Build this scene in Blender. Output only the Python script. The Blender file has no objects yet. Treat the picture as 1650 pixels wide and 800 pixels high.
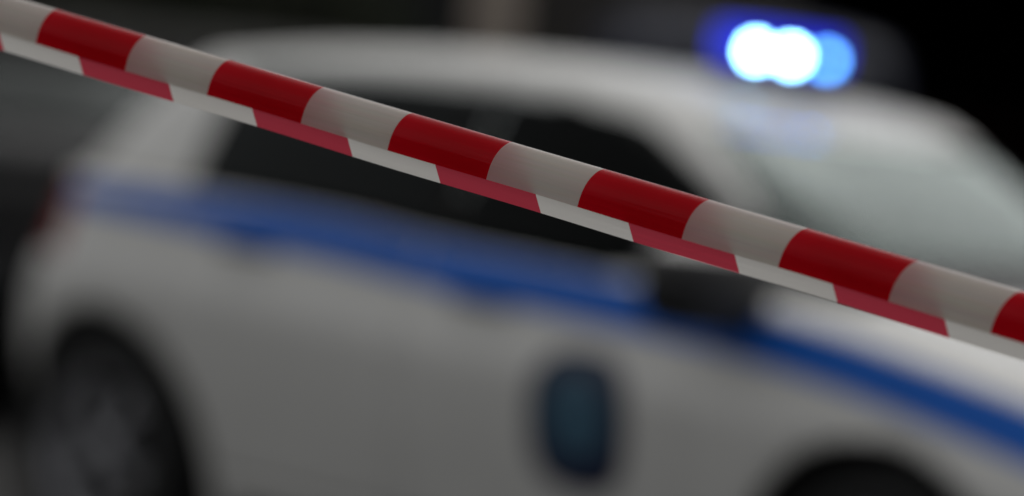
import bpy, bmesh, math, random
from mathutils import Vector, Matrix
random.seed(7)
scn = bpy.context.scene
C = scn.collection
R = math.radians

# ------------------------------------------------------------------ camera
CAM_H, PITCH, ROLL, LENS = 1.30, -0.032, 0.103, 135.0
cam_data = bpy.data.cameras.new('camera')
cam = bpy.data.objects.new('camera', cam_data)
C.objects.link(cam)
cam_data.lens = LENS
cam_data.sensor_width = 36.0
cam_data.clip_start = 0.05
cam_data.clip_end = 600
fwd = Vector((0, math.cos(PITCH), math.sin(PITCH)))
rgt0 = Vector((1, 0, 0))
up0 = rgt0.cross(fwd)
rgt = rgt0 * math.cos(ROLL) + up0 * math.sin(ROLL)
upv = -rgt0 * math.sin(ROLL) + up0 * math.cos(ROLL)
cam.matrix_world = Matrix(((rgt.x, upv.x, -fwd.x, 0), (rgt.y, upv.y, -fwd.y, 0),
                           (rgt.z, upv.z, -fwd.z, CAM_H), (0, 0, 0, 1)))
cam_data.dof.use_dof = True
cam_data.dof.focus_distance = 3.18
cam_data.dof.aperture_fstop = 2.1
scn.camera = cam

# ------------------------------------------------------------------ sky and soft overcast sun (from behind the car)
SUN_EL, SUN_AZ = 58.0, -12.0           # azimuth from +Y towards -X
world = bpy.data.worlds.new('World')
scn.world = world
world.use_nodes = True
nt = world.node_tree
sky = nt.nodes.new('ShaderNodeTexSky')
sky.sky_type = 'NISHITA'
sky.sun_disc = False
sky.sun_elevation = R(SUN_EL)
sky.sun_rotation = R(-SUN_AZ)
sky.dust_density = 2.4
sky.air_density = 1.0
hs = nt.nodes.new('ShaderNodeHueSaturation')
hs.inputs['Saturation'].default_value = 0.06      # grey overcast air
bg = nt.nodes['Background']
nt.links.new(sky.outputs['Color'], hs.inputs['Color'])
nt.links.new(hs.outputs['Color'], bg.inputs['Color'])
bg.inputs['Strength'].default_value = 0.15
sun_d = bpy.data.lights.new('sun', 'SUN')
sun_d.energy = 0.9
sun_d.angle = R(82)
sun_d.color = (1.0, 0.98, 0.95)
sun = bpy.data.objects.new('sun', sun_d)
C.objects.link(sun)
to_sun = Vector((-math.sin(R(SUN_AZ)) * math.cos(R(SUN_EL)), math.cos(R(SUN_AZ)) * math.cos(R(SUN_EL)), math.sin(R(SUN_EL))))
sun.rotation_euler = to_sun.to_track_quat('Z', 'Y').to_euler()
scn.view_settings.view_transform = 'Standard'
scn.view_settings.look = 'None'
scn.view_settings.gamma = 1.0
scn.view_settings.exposure = -0.6
scn.render.engine = 'CYCLES'
scn.cycles.use_denoising = True
scn.cycles.max_bounces = 10
scn.cycles.transparent_max_bounces = 16

# ------------------------------------------------------------------ materials
MATS = {}
def _new(name):
    m = bpy.data.materials.new(name)
    m.use_nodes = True
    MATS[name] = m
    return m, m.node_tree, m.node_tree.nodes['Principled BSDF']

def pmat(name, col, rough=0.5, metal=0.0, coat=0.0, noise=None, bump=None, spec=0.5, emis=None, es=0.0, coat_rough=0.03):
    """principled material; noise=(scale, amount) varies the base colour, bump=(scale, strength)"""
    m, t, b = _new(name)
    b.inputs['Base Color'].default_value = (*col, 1)
    b.inputs['Roughness'].default_value = rough
    b.inputs['Metallic'].default_value = metal
    b.inputs['Specular IOR Level'].default_value = spec
    b.inputs['Coat Weight'].default_value = coat
    b.inputs['Coat Roughness'].default_value = coat_rough
    if emis:
        b.inputs['Emission Color'].default_value = (*emis, 1)
        b.inputs['Emission Strength'].default_value = es
    if noise or bump:
        tc = t.nodes.new('ShaderNodeTexCoord')
    if noise:
        n = t.nodes.new('ShaderNodeTexNoise')
        n.inputs['Scale'].default_value = noise[0]
        n.inputs['Detail'].default_value = 8
        t.links.new(tc.outputs['Object'], n.inputs['Vector'])
        rp = t.nodes.new('ShaderNodeValToRGB')
        a = noise[1]
        rp.color_ramp.elements[0].position = 0.3
        rp.color_ramp.elements[1].position = 0.7
        rp.color_ramp.elements[0].color = (*[c * (1 - a) for c in col], 1)
        rp.color_ramp.elements[1].color = (*[min(1, c * (1 + a)) for c in col], 1)
        t.links.new(n.outputs['Fac'], rp.inputs['Fac'])
        t.links.new(rp.outputs['Color'], b.inputs['Base Color'])
    if bump:
        n2 = t.nodes.new('ShaderNodeTexNoise')
        n2.inputs['Scale'].default_value = bump[0]
        n2.inputs['Detail'].default_value = 6
        t.links.new(tc.outputs['Object'], n2.inputs['Vector'])
        bp = t.nodes.new('ShaderNodeBump')
        bp.inputs['Strength'].default_value = bump[1]
        bp.inputs['Distance'].default_value = 0.01
        t.links.new(n2.outputs['Fac'], bp.inputs['Height'])
        t.links.new(bp.outputs['Normal'], b.inputs['Normal'])
    return m

def glass_mat(name, tint, rough=0.02, refl=1.5):
    """car glass: tinted see-through sheet with a sharp surface reflection"""
    m = bpy.data.materials.new(name)
    m.use_nodes = True
    t = m.node_tree
    t.nodes.clear()
    out = t.nodes.new('ShaderNodeOutputMaterial')
    tr = t.nodes.new('ShaderNodeBsdfTransparent')
    tr.inputs['Color'].default_value = (*tint, 1)
    gl = t.nodes.new('ShaderNodeBsdfGlossy')
    gl.inputs['Color'].default_value = (0.94, 1.0, 0.985, 1)
    gl.inputs['Roughness'].default_value = rough
    fr = t.nodes.new('ShaderNodeFresnel')
    ge = t.nodes.new('ShaderNodeNewGeometry')      # both faces of the pane reflect like glass in air
    io = t.nodes.new('ShaderNodeMix')
    io.inputs[2].default_value = refl
    io.inputs[3].default_value = 1.0 / refl
    t.links.new(ge.outputs['Backfacing'], io.inputs[0])
    t.links.new(io.outputs[0], fr.inputs['IOR'])
    mx = t.nodes.new('ShaderNodeMixShader')
    t.links.new(fr.outputs['Fac'], mx.inputs['Fac'])
    t.links.new(tr.outputs[0], mx.inputs[1])
    t.links.new(gl.outputs[0], mx.inputs[2])
    t.links.new(mx.outputs[0], out.inputs['Surface'])
    MATS[name] = m
    return m

pmat('paint_white', (0.78, 0.772, 0.74), 0.42, coat=0.08, spec=0.3, noise=(3.0, 0.03), coat_rough=0.03)
pmat('paint_graphite', (0.005, 0.0052, 0.0056), 0.85, coat=0.0, spec=0.05, noise=(40, 0.1))
pmat('paint_navy', (0.012, 0.017, 0.045), 0.45, coat=0.6, noise=(8, 0.1))
pmat('paint_maroon', (0.05, 0.006, 0.006), 0.5, coat=0.4, noise=(8, 0.1))
pmat('stripe_blue', (0.016, 0.145, 0.63), 0.5, spec=0.2, noise=(6, 0.06))
pmat('badge_navy', (0.008, 0.012, 0.05), 0.45, noise=(30, 0.1))
pmat('badge_teal', (0.05, 0.13, 0.20), 0.45, noise=(60, 0.3))
pmat('badge_white', (0.35, 0.38, 0.42), 0.5, noise=(60, 0.1))
pmat('plastic_black', (0.012, 0.012, 0.013), 0.5, noise=(60, 0.15))
pmat('pillar_black', (0.006, 0.006, 0.006), 0.6, spec=0.1, noise=(60, 0.15))
pmat('rubber', (0.012, 0.012, 0.012), 0.8, noise=(50, 0.2), bump=(120, 0.3))
pmat('alloy', (0.34, 0.34, 0.36), 0.42, metal=0.6, noise=(20, 0.1))
pmat('chassis', (0.01, 0.01, 0.01), 0.9, noise=(20, 0.2))
pmat('seat_cloth', (0.025, 0.025, 0.028), 0.9, noise=(150, 0.2))
pmat('dash_black', (0.02, 0.02, 0.021), 0.7, noise=(80, 0.15))
pmat('lamp_red', (0.36, 0.008, 0.012), 0.2, coat=1.0, noise=(30, 0.2))
pmat('lamp_clear', (0.45, 0.46, 0.48), 0.12, coat=1.0, noise=(30, 0.2))
pmat('lamp_unlit', (0.012, 0.012, 0.013), 0.6, spec=0.1, noise=(30, 0.2))
pmat('plate', (0.6, 0.6, 0.6), 0.5, noise=(30, 0.05))
pmat('chrome', (0.6, 0.6, 0.62), 0.15, metal=1.0, noise=(10, 0.05))
glass_mat('glass_clear', (0.62, 0.68, 0.66), refl=1.55)
glass_mat('glass_tint', (0.03, 0.03, 0.032), refl=1.2)
glass_mat('glass_rear', (0.03, 0.03, 0.032), refl=1.25)
glass_mat('glass_smoked', (0.05, 0.052, 0.055), refl=1.2)
pmat('asphalt', (0.034, 0.033, 0.032), 0.95, spec=0.2, noise=(9, 0.35), bump=(180, 0.6))
pmat('paving', (0.17, 0.16, 0.15), 0.9, noise=(5, 0.2), bump=(60, 0.3))
pmat('kerb_stone', (0.24, 0.235, 0.22), 0.85, noise=(7, 0.2), bump=(60, 0.3))
pmat('wall_grey', (0.20, 0.19, 0.18), 0.9, noise=(2.2, 0.25), bump=(40, 0.3))
pmat('render_dark', (0.05, 0.046, 0.042), 0.9, noise=(1.4, 0.3), bump=(50, 0.3))
pmat('pilaster_stone', (0.45, 0.38, 0.32), 0.9, noise=(3, 0.2), bump=(60, 0.3))
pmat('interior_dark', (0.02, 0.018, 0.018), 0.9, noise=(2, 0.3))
pmat('door_black', (0.008, 0.009, 0.012), 0.5, noise=(10, 0.2))
pmat('bark', (0.05, 0.04, 0.03), 0.9, noise=(20, 0.3))
pmat('leaf', (0.035, 0.045, 0.022), 0.7, noise=(1.2, 0.5))
pmat('led_base', (0.03, 0.03, 0.033), 0.5, noise=(40, 0.1))

# ------------------------------------------------------------------ helpers
def link(name, me, mat, parent=None, smooth=True):
    o = bpy.data.objects.new(name, me)
    C.objects.link(o)
    if mat:
        me.materials.append(MATS[mat] if isinstance(mat, str) else mat)
    if parent is not None:
        o.parent = parent
    if smooth:
        for p in me.polygons:
            p.use_smooth = True
    return o

def from_data(name, vs, fs, mat, parent=None, smooth=True):
    me = bpy.data.meshes.new(name)
    me.from_pydata([tuple(v) for v in vs], [], fs)
    me.update()
    return link(name, me, mat, parent, smooth)

def from_bm(name, bm, mat, parent=None, smooth=True):
    me = bpy.data.meshes.new(name)
    bm.to_mesh(me)
    bm.free()
    return link(name, me, mat, parent, smooth)

def box_bm(lo, hi, bevel=0.0, seg=2):
    bm = bmesh.new()
    bmesh.ops.create_cube(bm, size=1)
    for v in bm.verts:
        v.co = Vector([lo[i] + (v.co[i] + 0.5) * (hi[i] - lo[i]) for i in range(3)])
    if bevel:
        bmesh.ops.bevel(bm, geom=bm.edges[:], offset=bevel, segments=seg, affect='EDGES', profile=0.6)
    return bm

def box(name, lo, hi, mat, parent=None, bevel=0.0, seg=2):
    return from_bm(name, box_bm(lo, hi, bevel, seg), mat, parent, smooth=False)

def lathe(name, prof, mat, parent, n=40, axis='y', centre=(0, 0, 0), closed=False):
    """prof = [(radius, offset along axis)]"""
    vs, fs = [], []
    m = len(prof)
    for i in range(n):
        a = 2 * math.pi * i / n
        for r, h in prof:
            p = {'y': (r * math.cos(a), h, r * math.sin(a)), 'z': (r * math.cos(a), r * math.sin(a), h)}[axis]
            vs.append((p[0] + centre[0], p[1] + centre[1], p[2] + centre[2]))
    for i in range(n):
        j = (i + 1) % n
        for k in range(m - 1 if not closed else m):
            k2 = (k + 1) % m
            fs.append((i * m + k, i * m + k2, j * m + k2, j * m + k))
    o = from_data(name, vs, fs, mat, parent)
    return o

def tube(name, pts, rad, mat, parent=None, n=8):
    vs, fs = [], []
    P = [Vector(p) for p in pts]
    for i, p in enumerate(P):
        d = (P[min(i + 1, len(P) - 1)] - P[max(i - 1, 0)]).normalized()
        s = d.cross(Vector((0.13, 0.31, 0.94))).normalized()
        t = d.cross(s)
        for k in range(n):
            a = 2 * math.pi * k / n
            vs.append(p + (s * math.cos(a) + t * math.sin(a)) * rad)
    for i in range(len(P) - 1):
        for k in range(n):
            fs.append((i * n + k, i * n + (k + 1) % n, (i + 1) * n + (k + 1) % n, (i + 1) * n + k))
    fs.append(tuple(range(n)))
    fs.append(tuple((len(P) - 1) * n + k for k in range(n)))
    return from_data(name, vs, fs, mat, parent)

def tag(o, label=None, cat=None, group=None, kind=None):
    if label: o['label'] = label
    if cat: o['category'] = cat
    if group: o['group'] = group
    if kind: o['kind'] = kind
    return o

def empty(name, loc, rz=0.0):
    o = bpy.data.objects.new(name, None)
    C.objects.link(o)
    o.location = loc
    o.rotation_euler = (0, 0, rz)
    o.empty_display_size = 0.2
    return o

def lerp_tab(tab, x):
    """smooth table lookup (cosine-free cubic Hermite)"""
    if x <= tab[0][0]: return tab[0][1]
    if x >= tab[-1][0]: return tab[-1][1]
    for i in range(len(tab) - 1):
        if tab[i][0] <= x <= tab[i + 1][0]:
            x0, y0 = tab[i]; x1, y1 = tab[i + 1]
            def sl(k):
                if k <= 0: return (tab[1][1] - tab[0][1]) / (tab[1][0] - tab[0][0])
                if k >= len(tab) - 1: return (tab[-1][1] - tab[-2][1]) / (tab[-1][0] - tab[-2][0])
                return (tab[k + 1][1] - tab[k - 1][1]) / (tab[k + 1][0] - tab[k - 1][0])
            h = x1 - x0; t = (x - x0) / h
            m0, m1 = sl(i) * h, sl(i + 1) * h
            return ((2 * t**3 - 3 * t**2 + 1) * y0 + (t**3 - 2 * t**2 + t) * m0 +
                    (-2 * t**3 + 3 * t**2) * y1 + (t**3 - t**2) * m1)

# ------------------------------------------------------------------ setting
def sheet(name, x0, x1, y0, y1, z, mat, nx=1, ny=1):
    vs = [(x0 + (x1 - x0) * i / nx, y0 + (y1 - y0) * j / ny, z) for j in range(ny + 1) for i in range(nx + 1)]
    fs = [(j * (nx + 1) + i, j * (nx + 1) + i + 1, (j + 1) * (nx + 1) + i + 1, (j + 1) * (nx + 1) + i)
          for j in range(ny) for i in range(nx)]
    return tag(from_data(name, vs, fs, mat, smooth=False), kind='structure')

FY = 22.0                                   # facade plane
sheet('ground', -300, 300, -300, 300, -0.012, 'asphalt', 8, 8)
sheet('road', -60, 60, -30, FY - 3.2, 0.0, 'asphalt', 6, 4)
pav = tag(from_bm('pavement', box_bm((-14, FY - 3.0, -0.1), (14, FY + 0.02, 0.12)), 'paving', smooth=False), kind='structure')
for i in range(28):                          # kerb stones, children of the pavement
    box('kerb_stone', (-14 + i * 1.0 + 0.004, FY - 3.2, -0.1), (-13 + i * 1.0 - 0.004, FY - 3.004, 0.125), 'kerb_stone', pav, 0.012)

# ------------------------------------------------------------------ the car builder
N_LOW = 7.0
def nt(u):                                   # cabin plan: square at the tail, rounder at the windscreen
    return 5.5 if u < 0 else 3.8

def unit_ring(n_rear, n_front):
    """unit superellipse half ring on the y<0 side, from rear centre to front centre"""
    def side(n, sg):
        vb = (1 - 0.93**n) ** (1 / n)
        return [(sg * (1 - (vb * i / 11)**n) ** (1 / n), -vb * i / 11) for i in range(11)]
    pts = side(n_rear, -1)
    ns = 122
    for i in range(ns + 1):
        u = -0.93 + 1.86 * i / ns
        n = n_rear if u < 0 else n_front
        pts.append((u, -(1 - abs(u)**n) ** (1 / n)))
    pts += list(reversed(side(n_front, 1)))
    return pts

DIM_HATCH = dict(
    ztop=[(-0.9, 1.04), (-0.2, 1.055), (0.4, 1.045), (0.8, 1.03), (1.1, 1.007), (1.5, 0.988), (2.0, 0.962),
          (2.4, 0.93), (2.7, 0.885), (3.0, 0.825), (3.3, 0.745), (3.6, 0.69)],
    zbot=0.21,
    W=[(0, 0.78), (0.10, 0.825), (0.3, 0.866), (0.45, 0.890), (0.58, 0.904), (0.67, 0.908), (0.75, 0.893), (0.82, 0.875), (0.9, 0.860), (0.96, 0.847), (1.0, 0.832)],
    xr=[(0, -0.58), (0.2, -0.66), (0.45, -0.70), (0.7, -0.66), (1.0, -0.60)],
    xf=[(0, 3.36), (0.2, 3.46), (0.5, 3.50), (0.75, 3.44), (1.0, 3.30)],
    top_xr=[(0, -0.59), (0.5, -0.46), (0.85, -0.34), (1, -0.27)],
    top_xf=[(0, 2.36), (0.5, 2.07), (0.85, 1.82), (1, 1.70)],
    top_W=[(0, 0.815), (0.3, 0.768), (0.6, 0.715), (0.85, 0.662), (1, 0.61)],
    roof=1.440, roof_drop=0.045, roof_mid=0.78, crown=0.045,
    wb=2.62, rw=-0.10, wr=0.328, arch=0.415, hood_crown=0.075,
    wl=(1.56, 1.345), qwin=0.13, bp=(1.05, 1.13), doors=(0.16, 1.09, 2.06))

def make_car(name, dim, paint, loc, rz, stripes=False, simple=False, screen='glass_clear'):
    root = empty(name, loc, rz)
    zt = lambda x: lerp_tab(dim['ztop'], x)
    zb = dim['zbot']
    def ext(t):
        a, b = lerp_tab(dim['xr'], t), lerp_tab(dim['xf'], t)
        return (a + b) / 2, (b - a) / 2
    def capz(x, y):
        w = max(0.0, min(1.0, (x - 1.9) / 0.5))
        w = w * w * (3 - 2 * w)
        cr = dim['hood_crown'] * w
        f = max(0.0, min(1.0, (3.42 - x) / 0.9)) ** 0.7
        return zt(x) + cr * f * (1 - min(1, abs(y) / 0.8) ** 2.4) + 0.012 * (1 - w)
    def side_y(x, z, s=-1):
        t = max(0, min(1, (z - zb) / (zt(x) - zb)))
        xc, a = ext(t)
        u = (x - xc) / a
        return s * lerp_tab(dim['W'], t) * max(0.0, 1 - abs(u)**N_LOW) ** (1 / N_LOW)
    ring = unit_ring(N_LOW, N_LOW)
    NR = len(ring)
    full = ring + [(u, -v) for (u, v) in reversed(ring[1:-1])]
    NF = len(full)
    levels = [i / 30 for i in range(31)]
    # ---- lower body shell
    bm = bmesh.new()
    rows = []
    for t in levels:
        xc, a = ext(t)
        W = lerp_tab(dim['W'], t)
        row = []
        for (u, v) in full:
            x = xc + a * u
            z = zb + t * (zt(x) - zb)
            row.append(bm.verts.new((x, W * v, z)))
        rows.append(row)
    for j in range(len(levels) - 1):
        for i in range(NF):
            i2 = (i + 1) % NF
            bm.faces.new((rows[j][i], rows[j][i2], rows[j + 1][i2], rows[j + 1][i]))
    # cap: bonnet, cowl and deck, rows across mirrored ring points
    top = rows[-1]
    M = 16
    prev = None
    grid = []
    for i in range(1, NR - 1):
        a, b = top[i], top[(NF - i) % NF]
        line = [a]
        for k in range(1, M):
            y = a.co.y + (b.co.y - a.co.y) * k / M
            line.append(bm.verts.new((a.co.x, y, capz(a.co.x, y))))
        line.append(b)
        grid.append(line)
    for i in range(len(grid) - 1):
        for k in range(M):
            bm.faces.new((grid[i][k], grid[i + 1][k], grid[i + 1][k + 1], grid[i][k + 1]))
    # close nose and tail of the cap
    for line, e in ((grid[0], top[0]), (grid[-1], top[NR - 1])):
        for k in range(M):
            f = (line[k], line[k + 1], e) if line is grid[0] else (line[k + 1], line[k], e)
            try: bm.faces.new(f)
            except ValueError: pass
    d0, d1, d2 = dim['doors']
    for px in (d0, d1, d2, -0.36, 3.08):
        bmesh.ops.bisect_plane(bm, geom=bm.verts[:] + bm.edges[:] + bm.faces[:], plane_co=(px, 0, 0), plane_no=(1, 0, 0), dist=1e-5)
    bmesh.ops.remove_doubles(bm, verts=bm.verts[:], dist=0.006)
    # wheel arches
    wz = dim['wr'] - 0.035
    RA = dim['arch']
    ax_of = lambda wx: 1.10 if wx < 1 else 1.0     # the rear opening is a little longer than round
    kill = []
    for f in bm.faces:
        c = f.calc_center_median()
        if abs(c.y) > 0.5 and c.z < 0.9:
            for wx in (dim['rw'], dim['wb']):
                if ((c.x - wx) / ax_of(wx))**2 + (c.z - wz)**2 < RA * RA:
                    kill.append(f)
    bmesh.ops.delete(bm, geom=kill, context='FACES')
    for v in bm.verts:
        if v.is_boundary and abs(v.co.y) > 0.5:
            for wx in (dim['rw'], dim['wb']):
                r = math.hypot((v.co.x - wx) / ax_of(wx), v.co.z - wz)
                if RA - 0.06 < r < RA + 0.06 and v.co.z > zb + 0.01:
                    v.co.x = wx + (v.co.x - wx) * RA / r
                    v.co.z = wz + (v.co.z - wz) * RA / r
                    v.co.y = side_y(v.co.x, v.co.z, -1 if v.co.y < 0 else 1)
    # greenhouse footprint hole
    def top_ext(k):
        a, b = lerp_tab(dim['top_xr'], k), lerp_tab(dim['top_xf'], k)
        return (a + b) / 2, (b - a) / 2
    gxc, ga = top_ext(0)
    gW = lerp_tab(dim['top_W'], 0)
    q0 = dim['qwin']
    def part_of(f):
        c = f.calc_center_median()
        n = f.normal
        t = (c.z - zb) / (zt(c.x) - zb)
        s = -1 if c.y < 0 else 1
        iscap = t > 0.97 and abs(n.z) > 0.75
        if iscap:
            n_ = nt(c.x - gxc)
            r = (abs((c.x - gxc) / ga)**n_ + abs(c.y / gW)**n_)
            if r < 0.93: return None
            if c.x > 1.9: return 'hood' if r > 1.12 and abs(c.y) < 0.70 else ('cowl' if r <= 1.12 and abs(c.y) < 0.66 else 'body')
            return ('belt_trim', s) if q0 + 0.02 < c.x < 1.72 and abs(c.y) > 0.6 else 'body'
        if c.x < -0.36:
            if 0.72 < t < 0.97 and abs(c.y) > 0.42: return ('tail_light', s)
            return 'rear_bumper' if t < 0.62 else 'body'
        if c.x > 3.08:
            if 0.70 < t < 0.93 and abs(c.y) > 0.36: return ('headlight', s)
            if abs(c.y) < 0.42 and 0.5 < t < 0.9: return 'grille'
            return 'front_bumper' if t < 0.72 else 'body'
        if abs(c.y) > 0.6 and t > 0.13:
            if d0 < c.x < d1: return ('door', s, 0)
            if d1 < c.x < d2: return ('door', s, 1)
        return 'body'
    def split(bm, fn, matof, nameof, gap=0.003, thick=0.012):
        groups = {}
        bm.normal_update()
        for f in bm.faces:
            k = fn(f)
            if k is not None:
                groups.setdefault(k, []).append(f)
        out = {}
        for k in [k for k in groups if isinstance(k, tuple) and k[0] == 'belt_trim']:
            todo, n = set(groups.pop(k)), 0             # each run of trim is a piece of its own
            while todo:
                st, isl = [todo.pop()], []
                while st:
                    f = st.pop()
                    isl.append(f)
                    for e in f.edges:
                        for g in e.link_faces:
                            if g in todo:
                                todo.discard(g)
                                st.append(g)
                if len(isl) > 3:
                    groups[k + (n,)] = isl
                n += 1
        for k, fl in groups.items():
            nb = bmesh.new()
            mp = {}
            for f in fl:
                vv = []
                for v in f.verts:
                    if v not in mp: mp[v] = nb.verts.new(v.co)
                    vv.append(mp[v])
                try: nb.faces.new(vv)
                except ValueError: pass
            if gap and k != 'body' and not isinstance(k, str):
                nb.normal_update()
                r = bmesh.ops.inset_region(nb, faces=nb.faces[:], thickness=gap, use_boundary=True, use_even_offset=True)
                bmesh.ops.delete(nb, geom=r['faces'], context='FACES')
            o = from_bm(nameof(k), nb, matof(k), root)
            md = o.modifiers.new('thickness', 'SOLIDIFY')
            md.thickness = thick
            md.offset = -1
            out[k] = o
        bm.free()
        return out
    bmesh.ops.recalc_face_normals(bm, faces=bm.faces[:])
    def matof(k):
        n = k if isinstance(k, str) else k[0]
        if simple and n in ('headlight', 'grille'): return 'lamp_unlit'
        return {'tail_light': 'lamp_red', 'headlight': 'lamp_clear', 'grille': 'plastic_black', 'cowl': 'plastic_black', 'belt_trim': 'plastic_black'}.get(n, paint)
    low = split(bm, part_of, matof, lambda k: k if isinstance(k, str) else k[0])

    # ---- greenhouse
    ring2 = unit_ring(nt(-1), nt(1))
    full2 = ring2 + [(u, -v) for (u, v) in reversed(ring2[1:-1])]
    NR2, NF2 = len(ring2), len(full2)
    txc, ta = top_ext(1)
    tW = lerp_tab(dim['top_W'], 1)
    def roofz(x, y):
        n_ = nt(x - txc)
        r = (abs((x - txc) / ta)**n_ + abs(y / tW)**n_) ** (1 / n_)
        return dim['roof'] - dim['roof_drop'] * ((x - dim['roof_mid']) / 0.95)**2 + dim['crown'] * (1 - min(1, r)**3.0)
    bm = bmesh.new()
    rows = []
    KL = [i / 26 for i in range(27)]
    for k in KL:
        xc, a = top_ext(k)
        W = lerp_tab(dim['top_W'], k)
        bx, ba = top_ext(0)
        row = []
        for (u, v) in full2:
            x, y = xc + a * u, W * v
            z0 = capz(bx + ba * u, gW * v) - 0.004
            z1 = roofz(txc + ta * u, tW * v)
            row.append(bm.verts.new((x, y, z0 + (z1 - z0) * k)))
        rows.append(row)
    for j in range(len(KL) - 1):
        for i in range(NF2):
            i2 = (i + 1) % NF2
            bm.faces.new((rows[j][i], rows[j][i2], rows[j + 1][i2], rows[j + 1][i]))
    top = rows[-1]
    grid = []
    for i in range(1, NR2 - 1):
        a, b = top[i], top[(NF2 - i) % NF2]
        line = [a]
        for k in range(1, M):
            y = a.co.y + (b.co.y - a.co.y) * k / M
            line.append(bm.verts.new((a.co.x, y, roofz(a.co.x, y))))
        line.append(b)
        grid.append(line)
    for i in range(len(grid) - 1):
        for k in range(M):
            bm.faces.new((grid[i][k], grid[i + 1][k], grid[i + 1][k + 1], grid[i][k + 1]))
    for line, e in ((grid[0], top[0]), (grid[-1], top[NR2 - 1])):
        for k in range(M):
            f = (line[k], line[k + 1], e) if line is grid[0] else (line[k + 1], line[k], e)
            try: bm.faces.new(f)
            except ValueError: pass
    q = dim['qwin']
    b0, b1 = dim['bp']
    def cut_line(x, z):                       # front and upper-front edge of the side glass
        return min(dim['wl'][1] - 0.525 * (x - dim['wl'][0]), dim['wl'][1] - 0.16 * (x - dim['wl'][0])) - z
    for sl in (0.525, 0.16):
        bmesh.ops.bisect_plane(bm, geom=bm.verts[:] + bm.edges[:] + bm.faces[:], plane_co=(dim['wl'][0], 0, dim['wl'][1]),
                               plane_no=(sl, 0, 1), dist=1e-5)
    for px in (q, b0, b1):
        bmesh.ops.bisect_plane(bm, geom=bm.verts[:] + bm.edges[:] + bm.faces[:], plane_co=(px, 0, 0), plane_no=(1, 0, 0), dist=1e-5)
    bmesh.ops.recalc_face_normals(bm, faces=bm.faces[:])
    def kof(c):
        # level of a face centre between the belt and the roof edge
        lo, hi = 0.0, 1.0
        for _ in range(14):
            m = (lo + hi) / 2
            xc, a = top_ext(m)
            W = lerp_tab(dim['top_W'], m)
            n_ = nt(c.x - xc)
            r = abs((c.x - xc) / a)**n_ + abs(c.y / W)**n_
            if r > 1: hi = m
            else: lo = m
        xc, a = top_ext(lo)
        W = lerp_tab(dim['top_W'], lo)
        return lo, (c.x - xc) / a, c.y / W
    def part_top(f):
        c = f.calc_center_median()
        k, u, v = kof(c)
        s = -1 if c.y < 0 else 1
        if k > 0.985 and f.normal.z > 0.5: return 'roof'
        ang = math.degrees(math.atan2(abs(v)**(nt(u) / 2), math.copysign(abs(u)**(nt(u) / 2), u)))
        if ang > 40 and u > 0 and c.x > 1.84 and k < 0.40: return ('mirror_sail', s)
        if ang < 40:
            return 'windshield' if 0.23 < k < 0.89 else ('frit_reflection_band' if k <= 0.23 else 'pillar_frame')  # black frit band, raised to paint in a dark reflection along the screen base
        if ang > 140 and 0.12 < k < 0.86 and u < 0: return 'rear_window'
        if 44 < ang and c.x > q and k < 0.90 and cut_line(c.x, c.z) > 0:
            if c.x < b0: return ('window', s, 0)
            if c.x < b1: return ('pillar', s)
            return ('window', s, 1)
        return 'pillar_frame'
    def mat2(k):
        n = k if isinstance(k, str) else k[0]
        return {'windshield': screen, 'rear_window': 'glass_tint', 'pillar': 'pillar_black', 'mirror_sail': 'plastic_black',
                'frit_reflection_band': 'plastic_black',
                'window': 'glass_rear' if not isinstance(k, str) and k[-1] == 0 else 'glass_tint'}.get(n, paint)
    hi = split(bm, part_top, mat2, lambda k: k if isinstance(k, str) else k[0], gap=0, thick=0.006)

    # ---- wheels
    wr = dim['wr']
    wheels = []
    for wx in (dim['rw'], dim['wb']):
        for s in (-1, 1):
            w = empty('wheel', (wx, s * 0.765, wr))
            w.parent = root
            w.rotation_euler = (0, random.uniform(0, 1), 0)
            lathe('tyre', [(0.215, -0.09), (0.25, -0.102), (0.29, -0.102), (wr - 0.012, -0.09), (wr, -0.06), (wr, 0.06),
                           (wr - 0.012, 0.09), (0.29, 0.102), (0.25, 0.102), (0.215, 0.09)], 'rubber', w, 48, closed=True)
            lathe('rim', [(0.218, -0.092), (0.226, -0.075), (0.205, -0.055), (0.20, 0.055), (0.226, 0.075), (0.218, 0.092),
                          (0.212, 0.09), (0.195, 0.05), (0.19, -0.05), (0.205, -0.08)], 'alloy', w, 48, closed=True)
            face = s * 0.062
            lathe('hub', [(0.0, face + s * 0.012), (0.03, face + s * 0.012), (0.052, face), (0.055, face - s * 0.05), (0.0, face - s * 0.05)], 'alloy', w, 24)
            lathe('brake_disc', [(0.0, face - s * 0.075), (0.14, face - s * 0.075), (0.14, face - s * 0.09), (0.0, face - s * 0.09)], 'chassis', w, 32)
            if not simple:
                for k in range(5):
                    for dd in (-0.16, 0.16):
                        a = 2 * math.pi * k / 5
                        vs, fs = [], []
                        for (r, hw, th, off) in ((0.045, 0.013, 0.03, 0.0), (0.12, 0.011, 0.024, 0.004), (0.205, 0.014, 0.022, -0.006)):
                            ang = a + dd * (r / 0.205)
                            er, et = Vector((math.cos(ang), 0, math.sin(ang))), Vector((-math.sin(ang), 0, math.cos(ang)))
                            for (p, d_) in ((-1, 0), (1, 0), (1, -1), (-1, -1)):
                                vs.append(er * r + et * (p * hw) + Vector((0, face + s * off + s * d_ * th, 0)))
                        for j in range(2):
                            for i in range(4):
                                fs.append((j * 4 + i, j * 4 + (i + 1) % 4, (j + 1) * 4 + (i + 1) % 4, (j + 1) * 4 + i))
                        fs += [(0, 1, 2, 3), (8, 9, 10, 11)]
                        from_data('spoke', vs, fs, 'alloy', w, smooth=False)
            # arch liner, a dark half drum above the wheel
            vs, fs = [], []
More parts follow.
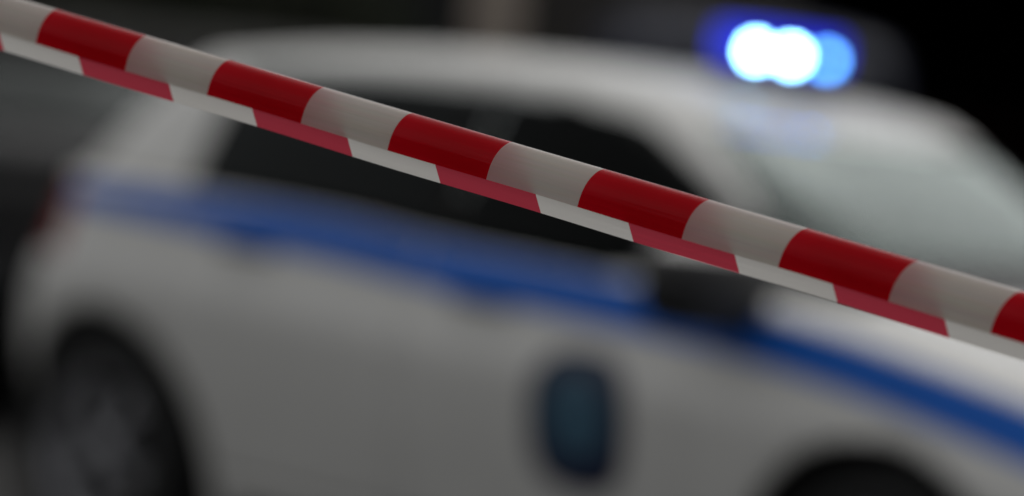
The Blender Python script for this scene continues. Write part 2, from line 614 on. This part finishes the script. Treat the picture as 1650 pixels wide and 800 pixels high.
            for i in range(25):
                a = math.pi * (-0.08 + 1.16 * i / 24)
                lx, lz = wx + ax_of(wx) * (RA + 0.012) * math.cos(a), wz + (RA + 0.012) * math.sin(a)
                for yy in (s * 0.50, side_y(lx, lz, s) - s * 0.022):
                    vs.append((lx, yy, lz))
            for i in range(24):
                fs.append((2 * i, 2 * i + 1, 2 * i + 3, 2 * i + 2))
            o = from_data('arch_liner', vs, fs, 'chassis', root)
            o.modifiers.new('thickness', 'SOLIDIFY').thickness = 0.006
    box('underbody', (-0.54, -0.50, 0.19), (3.22, 0.50, 0.52), 'chassis', root, 0.03)
    for s in (-1, 1):
        box('sill_panel', (0.45, s * 0.79 - 0.02, 0.20), (dim['wb'] - 0.43, s * 0.79 + 0.02, 0.36), 'chassis', root, 0.01)

    # ---- mirrors
    for s in (-1, 1):
        m = empty('mirror', (2.14, s * 0.965, 0.99))
        m.scale = (1.25, 1.4, 1.2)
        m.parent = root
        vsu, fsu = [], []
        def shell(zlo, zhi, nm, mt):
            vs, fs = [], []
            nu, nv = 20, 10
            for j in range(nv + 1):
                ph = zlo + (zhi - zlo) * j / nv
                for i in range(nu):
                    th = 2 * math.pi * i / nu
                    cx, sx = math.cos(th), math.sin(th)
                    cp, sp = math.cos(ph), math.sin(ph)
                    e = lambda q, n: math.copysign(abs(q)**n, q)
                    x = 0.075 * e(cx, 0.7) * e(cp, 0.6)
                    if x < -0.045: x = -0.045
                    vs.append((x, 0.125 * e(sx, 0.7) * e(cp, 0.6), 0.088 * e(sp, 0.7)))
            for j in range(nv):
                for i in range(nu):
                    fs.append((j * nu + i, j * nu + (i + 1) % nu, (j + 1) * nu + (i + 1) % nu, (j + 1) * nu + i))
            fs.append(tuple(range(nu)))
            fs.append(tuple(nv * nu + i for i in range(nu)))
            return from_data(nm, vs, fs, mt, m)
        shell(-math.pi / 2 * 0.98, 0.7, 'housing', 'plastic_black')
        shell(0.705, math.pi / 2 * 0.98, 'cap', paint)
        bm2 = box_bm((-0.052, -0.095, -0.055), (-0.0465, 0.095, 0.055), 0.002)
        from_bm('mirror_glass', bm2, 'chrome', m, smooth=False)
        tube('arm', [(0.0, -s * 0.09, -0.05), (0.02, -s * 0.17, -0.065), (0.02, -s * 0.235, -0.07)], 0.026, 'plastic_black', m, 10)

    # ---- door handles, stripes
    for key, o in low.items():
        if isinstance(key, tuple) and key[0] == 'door':
            s, idx = key[1], key[2]
            hx = (0.36 if idx == 0 else 1.24)
            hz = zt(hx) - 0.125
            y = side_y(hx, hz, s)
            y2 = side_y(hx + 0.19, hz, s)
            h = tube('handle', [(hx, y - s * 0.004, hz), (hx + 0.02, y + s * 0.028, hz + 0.002), (hx + 0.10, (y + y2) / 2 + s * 0.034, hz),
                                (hx + 0.17, y2 + s * 0.028, hz - 0.004), (hx + 0.19, y2 - s * 0.004, hz - 0.006)], 0.010,
                     'plastic_black' if stripes else paint, o, 8)
    if stripes:
        for s in (-1, 1):
            for key, xa, xb in ((None, -0.36, d0), (('door', s, 0), d0, d1), (('door', s, 1), d1, d2), (None, d2, 3.07)):
                par = low[key] if key else low['body']
                vs, fs = [], []
                n = max(6, int((xb - xa) / 0.05))
                mrow = 8
                for i in range(n + 1):
                    x = xa + 0.004 + (xb - xa - 0.008) * i / n
                    tp = max(0.0, min(1.0, (x + 0.36) / 0.9))
                    hh = 0.058 + 0.048 * tp
                    z1 = zt(x) - 0.008 - 0.02 * (1 - tp) - 0.006 * max(0.0, min(1, (x - 2.0) / 0.6))
                    for j in range(mrow + 1):
                        z = z1 - hh * (1 - j / mrow)
                        vs.append((x, side_y(x, z, s) + s * 0.0045, z))
                for i in range(n):
                    for j in range(mrow):
                        a = i * (mrow + 1) + j
                        fs.append((a, a + mrow + 1, a + mrow + 2, a + 1) if s < 0 else (a, a + 1, a + mrow + 2, a + mrow + 1))
                o = from_data('stripe', vs, fs, 'stripe_blue', par)
    # ---- interior
    box('dashboard', (1.62, -0.66, 0.70), (2.12, 0.66, 0.96), 'dash_black', root, 0.06, 3)
    for sx, wy in ((1.02, -0.36), (1.02, 0.36), (0.18, -0.36), (0.18, 0.36)):
        st = empty('seat', (sx, wy, 0.33))
        st.parent = root
        box('cushion', (-0.05, -0.25, 0.0), (0.48, 0.25, 0.18), 'seat_cloth', st, 0.05, 3)
        o = box('backrest', (-0.09, -0.25, 0.0), (0.06, 0.25, 0.62), 'seat_cloth', st, 0.05, 3)
        o.location = (-0.03, 0, 0.14)
        o.rotation_euler = (0, -0.28, 0)
        o = box('headrest', (-0.05, -0.13, 0.0), (0.05, 0.13, 0.18), 'seat_cloth', st, 0.04, 3)
        o.location = (-0.24, 0, 0.76)
    sw = lathe('steering_wheel', [(0.185 + 0.014 * math.cos(a), 0.014 * math.sin(a)) for a in [i * math.pi / 4 for i in range(8)]], 'dash_black', root, 32, axis='z', closed=True)
    sw.location = (1.56, 0.36, 0.93)
    sw.rotation_euler = (0, -1.15, 0)
    # wipers
    for (xa, ya, xb, yb) in ((2.30, -0.05, 2.10, -0.60), (2.28, 0.50, 2.20, -0.03)):
        za, zb2 = capz(xa, ya) + 0.015, capz(xb, yb) + 0.05
        tube('wiper', [(xa, ya, za), ((xa + xb) / 2, (ya + yb) / 2, (za + zb2) / 2 + 0.01), (xb, yb, zb2)], 0.009, 'plastic_black', root, 6)
    # number plates
    for xx, s in (() if simple else ((3.512, 1), (-0.706, -1))):
        box('number_plate', (xx - 0.004, -0.26, 0.50), (xx + 0.006, 0.26, 0.61), 'plate', root, 0.003)
    return root, low, hi, dict(zt=zt, side_y=side_y, roofz=roofz)

# ------------------------------------------------------------------ the police car
CAR_YAW = -0.80
car, low, hi, fn = make_car('police_car', DIM_HATCH, 'paint_white', (-0.365, 10.696, 0), CAR_YAW, stripes=True)
tag(car, 'white police hatchback with blue side stripe and lit blue roof light behind the tape', 'police car')

# door emblem: dark blue rounded shield with a lighter disc and a scroll, laid on the door skin
for s in (-1, 1):
    par = low[('door', s, 1)]
    bx, bz = 1.725, 0.635
    def decal(name, prof, off, mat, par=par, s=s):
        """prof = outline points (dx, dz) around the emblem centre, filled as a fan of rings"""
        vs, fs = [], []
        n = len(prof)
        for r in (1.0, 0.66, 0.33):
            for (dx, dz) in prof:
                cx = sum(p[0] for p in prof) / n
                cz = sum(p[1] for p in prof) / n
                x, z = bx + cx + (dx - cx) * r, bz + cz + (dz - cz) * r
                vs.append((x, fn['side_y'](x, z, s) + s * off, z))
        x, z = bx + cx, bz + cz
        vs.append((x, fn['side_y'](x, z, s) + s * off, z))
        for j in range(2):
            for i in range(n):
                fs.append((j * n + i, j * n + (i + 1) % n, (j + 1) * n + (i + 1) % n, (j + 1) * n + i))
        for i in range(n):
            fs.append((2 * n + i, 2 * n + (i + 1) % n, 3 * n))
        return from_data(name, vs, fs, mat, par)
    def sup(a, b, n, cz=0.0, m=40):
        out = []
        for i in range(m):
            t = 2 * math.pi * i / m
            c, q = math.cos(t), math.sin(t)
            out.append((a * math.copysign(abs(c)**(2 / n), c), cz + b * math.copysign(abs(q)**(2 / n), q)))
        return out
    e = decal('emblem', sup(0.160, 0.165, 2.8), 0.005, 'badge_navy')
    decal('emblem_disc', sup(0.105, 0.10, 2, 0.015), 0.008, 'badge_teal', par=e)
    decal('emblem_ring', sup(0.115, 0.11, 2, 0.015), 0.0065, 'badge_navy', par=e)
    decal('emblem_scroll', sup(0.09, 0.018, 4, -0.122), 0.008, 'badge_navy', par=e)

# roof light: low bar with a blue lens and three lit lamp modules
def emit_mat(name, col, strength):
    m = bpy.data.materials.new(name)
    m.use_nodes = True
    t = m.node_tree
    t.nodes.clear()
    o = t.nodes.new('ShaderNodeOutputMaterial')
    e = t.nodes.new('ShaderNodeEmission')
    e.inputs['Color'].default_value = (*col, 1)
    e.inputs['Strength'].default_value = strength
    t.links.new(e.outputs[0], o.inputs['Surface'])
    MATS[name] = m
emit_mat('led_hot', (0.50, 0.92, 1.0), 85)
emit_mat('led_dim', (0.20, 0.55, 1.0), 25)
m = bpy.data.materials.new('lens_blue')
m.use_nodes = True
t = m.node_tree
t.nodes.clear()
o_ = t.nodes.new('ShaderNodeOutputMaterial')
tr = t.nodes.new('ShaderNodeBsdfTransparent'); tr.inputs['Color'].default_value = (0.55, 0.72, 1.0, 1)
em = t.nodes.new('ShaderNodeEmission'); em.inputs['Color'].default_value = (0.012, 0.015, 1.0, 1); em.inputs['Strength'].default_value = 0.75
gl = t.nodes.new('ShaderNodeBsdfGlossy'); gl.inputs['Roughness'].default_value = 0.5
ad = t.nodes.new('ShaderNodeAddShader')
mx = t.nodes.new('ShaderNodeMixShader'); mx.inputs['Fac'].default_value = 0.02
t.links.new(tr.outputs[0], ad.inputs[0]); t.links.new(em.outputs[0], ad.inputs[1])
t.links.new(ad.outputs[0], mx.inputs[1]); t.links.new(gl.outputs[0], mx.inputs[2])
t.links.new(mx.outputs[0], o_.inputs['Surface'])
MATS['lens_blue'] = m
LBX, LBZ = 1.40, 1.541 - 0.088
lb = empty('light_bar', (LBX, 0.0, LBZ))
lb.parent = car
box('base', (-0.075, -0.175, 0.030), (0.112, 0.195, 0.062), 'led_base', lb, 0.012, 3)  # front lip lengthened to block lamp reflections on the windscreen
lens = box('lens', (-0.07, -0.162, 0.064), (0.075, 0.185, 0.148), 'lens_blue', lb, 0.022, 4)
LED_Y = (-0.127, 0.005, 0.141)
for yy in (-0.13, 0.15):
    box('foot', (-0.05, yy - 0.025, -0.03), (0.04, yy + 0.025, 0.030), 'led_base', lb, 0.008)
for i, (yy, mt) in enumerate(((LED_Y[0], 'led_hot'), (LED_Y[1], 'led_hot'), (LED_Y[2], 'led_dim'))):
    bmx = bmesh.new()
    bmesh.ops.create_uvsphere(bmx, u_segments=16, v_segments=10, radius=0.018)
    ld = from_bm('lamp', bmx, mt, lb)
    ld.location = (0.05, yy, 0.09)

# ------------------------------------------------------------------ barrier tape
def unproject(px, py, depth):
    F = 1650 * LENS / 36.0
    return Vector((0, 0, CAM_H)) + (fwd + rgt * ((px - 825) / F) - upv * ((py - 400) / F)) * depth
ytop = lambda x: 57 + 0.2916 * (x - 235)
Z0, Z1 = 3.44, 2.975
A0, A1 = unproject(0, ytop(0), Z0), unproject(1650, ytop(1650), Z1)
axis = (A1 - A0).normalized()
LEN = (A1 - A0).length
nrm = axis.cross(Vector((0, 0, 1))).normalized()
if nrm.y > 0: nrm = -nrm
upt = axis.cross(nrm)
if upt.z < 0: upt = -upt
def sec_profile():
    """folded cross-section: (toward camera, up, arc length), from the front hem over the top to the back hem"""
    ctl = [(0.0112, -0.0385), (0.0118, -0.032), (0.0125, -0.025), (0.0122, -0.018), (0.0108, -0.0115), (0.0082, -0.006), (0.0045, -0.0018),
           (0.0, 0.0), (-0.004, -0.002), (-0.006, -0.007), (-0.0042, -0.014), (0.0028, -0.023), (0.0076, -0.031), (0.0096, -0.039), (0.0105, -0.046), (0.0110, -0.051)]
    pts = []
    for i in range(len(ctl) - 1):
        p0, p1, p2, p3 = ctl[max(i - 1, 0)], ctl[i], ctl[i + 1], ctl[min(i + 2, len(ctl) - 1)]
        for k in range(3):
            t = k / 3
            pts.append(tuple(0.5 * ((2 * p1[d]) + (-p0[d] + p2[d]) * t + (2 * p0[d] - 5 * p1[d] + 4 * p2[d] - p3[d]) * t * t +
                                    (-p0[d] + 3 * p1[d] - 3 * p2[d] + p3[d]) * t**3) for d in (0, 1)))
    pts.append(ctl[-1])
    out, s = [], 0.0
    for i, p in enumerate(pts):
        if i: s += math.hypot(p[0] - pts[i - 1][0], p[1] - pts[i - 1][1])
        out.append((p[0], p[1], s))
    return out
sec = sec_profile()
WID = sec[-1][2]
V_TOP = max(sec, key=lambda q: q[1])[2]
EXT = 2.2
NS = 420
verts, faces, uvs = [], [], []
ns = len(sec)
for i in range(NS + 1):
    s = -EXT + (LEN + 2 * EXT) * i / NS
    g = s / LEN                       # flap opens a little towards the camera end
    wob = 0.0006 * math.sin(s * 9.0) + 0.0004 * math.sin(s * 23 + 1)
    gc = max(-0.3, min(1.3, g))
    for (a, b, l) in sec:
        front = l < V_TOP
        sc = (0.865 + 0.10 * gc + 0.016 * math.sin(7.3 * s + 0.6)) if front else (0.94 + 0.05 * gc + 0.014 * math.sin(5.1 * s + 2.0))
        p = A0 + axis * s + nrm * (a + wob * 0.6) + upt * (b * sc + (wob if b < -0.03 else 0))
        verts.append(p)
        tp = 0.012 + 0.007 * gc                     # the fold is slightly twisted
        if front: shift = tp * (l / V_TOP) ** 2.6 + 0.5 * (a - 0.0105)
        else:
            k = (l - V_TOP) / (WID - V_TOP)
            shift = tp - 0.00525 + (0.0575 - tp + 0.00525) * k ** 0.85
        uvs.append((s - shift, l / WID))
for i in range(NS):
    for j in range(ns - 1):
        a = i * ns + j
        faces.append((a, a + ns, a + ns + 1, a + 1))
me = bpy.data.meshes.new('barrier_tape')
me.from_pydata([tuple(v) for v in verts], [], faces)
uvl = me.uv_layers.new(name='UVMap')
for lp in me.loops:
    uvl.data[lp.index].uv = uvs[lp.vertex_index]
me.update()
RED_PERIOD, RED_LEN, RED_OFF = 0.1872, 0.0987, 0.0580
def tape_mat():
    m = bpy.data.materials.new('tape_film')
    m.use_nodes = True
    t = m.node_tree
    t.nodes.clear()
    N = t.nodes.new
    out = N('ShaderNodeOutputMaterial')
    uv = N('ShaderNodeUVMap'); uv.uv_map = 'UVMap'
    sp = N('ShaderNodeSeparateXYZ')
    t.links.new(uv.outputs['UV'], sp.inputs[0])
    def math_(op, a, b):
        n = N('ShaderNodeMath'); n.operation = op
        for i, x in enumerate((a, b)):
            if isinstance(x, (int, float)): n.inputs[i].default_value = x
            else: t.links.new(x, n.inputs[i])
        return n.outputs[0]
    s = math_('ADD', sp.outputs['X'], 20 * RED_PERIOD - RED_OFF)
    fr = math_('MODULO', s, RED_PERIOD)
    red = math_('LESS_THAN', fr, RED_LEN)
    tc = N('ShaderNodeTexCoord')
    mp = N('ShaderNodeMapping'); mp.inputs['Scale'].default_value = (3, 22, 1)
    t.links.new(uv.outputs['UV'], mp.inputs['Vector'])
    nz = N('ShaderNodeTexNoise'); nz.inputs['Scale'].default_value = 1.0; nz.inputs['Detail'].default_value = 4
    t.links.new(mp.outputs[0], nz.inputs['Vector'])
    cr = N('ShaderNodeMix'); cr.data_type = 'RGBA'
    cr.inputs['A'].default_value = (0.87, 0.795, 0.735, 1)
    cr.inputs['B'].default_value = (0.78, 0.003, 0.016, 1)
    t.links.new(red, cr.inputs['Factor'])
    var = N('ShaderNodeMix'); var.data_type = 'RGBA'; var.blend_type = 'MULTIPLY'
    var.inputs['Factor'].default_value = 0.12
    t.links.new(cr.outputs['Result'], var.inputs['A'])
    t.links.new(nz.outputs['Color'], var.inputs['B'])
    # reverse side of the film: the ink shows paler through the white film
    rv = N('ShaderNodeMix'); rv.data_type = 'RGBA'
    rv.inputs['A'].default_value = (0.82, 0.79, 0.74, 1)
    rv.inputs['B'].default_value = (0.62, 0.05, 0.085, 1)
    t.links.new(red, rv.inputs['Factor'])
    geo = N('ShaderNodeNewGeometry')
    side = N('ShaderNodeMix'); side.data_type = 'RGBA'
    t.links.new(geo.outputs['Backfacing'], side.inputs['Factor'])
    t.links.new(var.outputs['Result'], side.inputs['A'])
    t.links.new(rv.outputs['Result'], side.inputs['B'])
    df = N('ShaderNodeBsdfDiffuse')
    tl = N('ShaderNodeBsdfTranslucent')
    gl = N('ShaderNodeBsdfGlossy'); gl.inputs['Roughness'].default_value = 0.17
    t.links.new(side.outputs['Result'], df.inputs['Color'])
    t.links.new(side.outputs['Result'], tl.inputs['Color'])
    m1 = N('ShaderNodeMixShader'); m1.inputs['Fac'].default_value = 0.6
    t.links.new(df.outputs[0], m1.inputs[1]); t.links.new(tl.outputs[0], m1.inputs[2])
    fz = N('ShaderNodeFresnel'); fz.inputs['IOR'].default_value = 1.24
    m2 = N('ShaderNodeMixShader')
    t.links.new(fz.outputs[0], m2.inputs['Fac'])
    t.links.new(m1.outputs[0], m2.inputs[1]); t.links.new(gl.outputs[0], m2.inputs[2])
    bp = N('ShaderNodeBump'); bp.inputs['Strength'].default_value = 0.5; bp.inputs['Distance'].default_value = 0.001
    t.links.new(nz.outputs['Fac'], bp.inputs['Height'])
    for n_ in (df, tl, gl):
        t.links.new(bp.outputs['Normal'], n_.inputs['Normal'])
    t.links.new(m2.outputs[0], out.inputs['Surface'])
    MATS['tape_film'] = m
tape_mat()
tape = link('barrier_tape', me, 'tape_film')
tag(tape, 'folded red and white plastic barrier tape stretched slanting across the foreground', 'barrier tape')

# ------------------------------------------------------------------ other parked vehicles
c2 = make_car('parked_car', DIM_HATCH, 'paint_graphite', (-1.95, 17.3, 0), -1.60, simple=True, screen='glass_smoked')[0]
tag(c2, 'dark grey parked car behind the tail of the white police car', 'car')
DIM_VAN = dict(DIM_HATCH)
DIM_VAN.update(ztop=[(-0.9, 1.12), (0.5, 1.12), (1.5, 1.10), (2.2, 1.07), (2.7, 1.02), (3.1, 0.93), (3.6, 0.80)],
               roof=1.86, roof_drop=0.03, crown=0.07, top_xr=[(0, -0.59), (0.5, -0.57), (1, -0.51)],
               top_xf=[(0, 2.60), (0.5, 2.2), (0.85, 1.92), (1, 1.78)],
               top_W=[(0, 0.80), (0.5, 0.765), (0.85, 0.72), (1, 0.66)], wl=(1.75, 1.70), qwin=1.2, bp=(1.0, 1.15))
v = make_car('parked_van', DIM_VAN, 'paint_navy', (1.02, 18.2, 0), 1.60, simple=True)[0]
tag(v, 'dark navy van parked behind the roof of the white police car', 'van')
c3 = make_car('parked_car', DIM_HATCH, 'paint_maroon', (2.3, 25.5, 0.14), -1.2, simple=True)[0]
tag(c3, 'dark maroon car in the unlit garage opening right of the blue light', 'car')

# ------------------------------------------------------------------ building behind, garden wall and hedge
bld = empty('building', (0, FY, 0))
tag(bld, 'dark rendered building with beige stone pilasters and a black doorway at the back', 'building')
def bpart(name, x0, x1, y0, y1, z0, z1, mat, bev=0.01):
    return box(name, (x0, y0, z0), (x1, y1, z1), mat, bld, bev)
bpart('wall', -0.86, 9.0, 0.0, 0.35, 2.75, 4.7, 'render_dark')
bpart('wall', -14.0, -0.86, 0.3, 0.65, 0.12, 4.7, 'render_dark')
bpart('wall', -0.088, 1.25, 0.0, 0.35, 0.12, 2.748, 'render_dark')
bpart('wall', 4.9, 9.0, 0.0, 0.35, 0.12, 2.748, 'render_dark')
bpart('pilaster', -0.37, -0.09, -0.14, 0.30, 0.12, 4.5, 'pilaster_stone', 0.02)
bpart('pilaster', -1.16, -0.86, -0.14, 0.34, 0.12, 4.5, 'render_dark', 0.02)
bpart('pilaster', 1.252, 1.45, -0.10, 0.30, 0.12, 2.9, 'render_dark', 0.02)
bpart('pilaster', 4.70, 4.898, -0.10, 0.30, 0.12, 2.9, 'render_dark', 0.02)
bpart('cornice', -14.2, 9.2, -0.3, 0.8, 4.7, 4.98, 'pilaster_stone', 0.04)
d = bpart('door', -0.858, -0.372, 0.22, 0.27, 0.12, 2.45, 'door_black')
tube('handle', [(-0.46, 0.19, 1.05), (-0.46, 0.17, 1.15), (-0.46, 0.19, 1.25)], 0.012, 'chrome', d)
bpart('lintel', -0.858, -0.372, 0.05, 0.3, 2.452, 2.748, 'render_dark')
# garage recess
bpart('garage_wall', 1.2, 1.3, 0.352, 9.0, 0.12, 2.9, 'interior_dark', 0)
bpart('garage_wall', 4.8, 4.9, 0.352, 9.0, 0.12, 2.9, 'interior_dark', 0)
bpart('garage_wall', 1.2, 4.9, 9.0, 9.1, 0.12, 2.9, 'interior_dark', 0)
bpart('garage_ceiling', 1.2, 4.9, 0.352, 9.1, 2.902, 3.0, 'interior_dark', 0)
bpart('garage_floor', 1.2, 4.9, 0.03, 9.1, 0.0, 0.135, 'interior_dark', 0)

gw = empty('garden_wall', (0, FY - 1.2, 0.12))
tag(gw, 'low grey rendered garden wall under the dark hedge at upper left', 'wall')
box('wall_body', (-9.0, 0, 0), (-0.95, 0.22, 1.42), 'wall_grey', gw, 0.01)
for i in range(9):
    box('coping_stone', (-9.03 + i * 0.9, -0.03, 1.422), (-8.14 + i * 0.9, 0.25, 1.49), 'kerb_stone', gw, 0.012)
for k in range(7):
    hx = -8.2 + k * 1.15
    h = empty('hedge_shrub', (hx, FY - 0.62, 0.12))
    pos = ['first', 'second', 'third', 'fourth', 'fifth', 'sixth', 'seventh'][k]
    tag(h, 'dark green leafy hedge shrub above the garden wall, %s counted from the doorway' % ['seventh', 'sixth', 'fifth', 'fourth', 'third', 'second', 'nearest'][k],
        'shrub', 'hedge shrubs above the garden wall')
    vs, fs = [], []
    for _ in range(1500):
        while True:
            p = Vector((random.uniform(-1, 1), random.uniform(-1, 1), random.uniform(-1, 1)))
            if 0.25 < p.length < 1.0: break
        c = Vector((p.x * 0.72, p.y * 0.42, 1.55 + p.z * 1.15 + 0.12 * math.sin(7 * p.x + k)))
        a = Vector((random.gauss(0, 1), random.gauss(0, 1), random.gauss(0, 1))).normalized()
        b = a.cross(Vector((random.gauss(0, 1), random.gauss(0, 1), random.gauss(0, 1)))).normalized()
        L, w = random.uniform(0.04, 0.07), random.uniform(0.018, 0.03)
        n0 = len(vs)
        vs += [c - a * L, c + b * w, c + a * L, c - b * w]
        fs.append((n0, n0 + 1, n0 + 2, n0 + 3))
    from_data('foliage', vs, fs, 'leaf', h, smooth=False)
    for q in range(4):
        an = q * 1.6 + k
        tube('stem', [(0.05 * math.cos(an), 0.05 * math.sin(an), 0), (0.12 * math.cos(an), 0.12 * math.sin(an), 0.8),
                      (0.4 * math.cos(an), 0.25 * math.sin(an), 2.0)], 0.018, 'bark', h, 6)
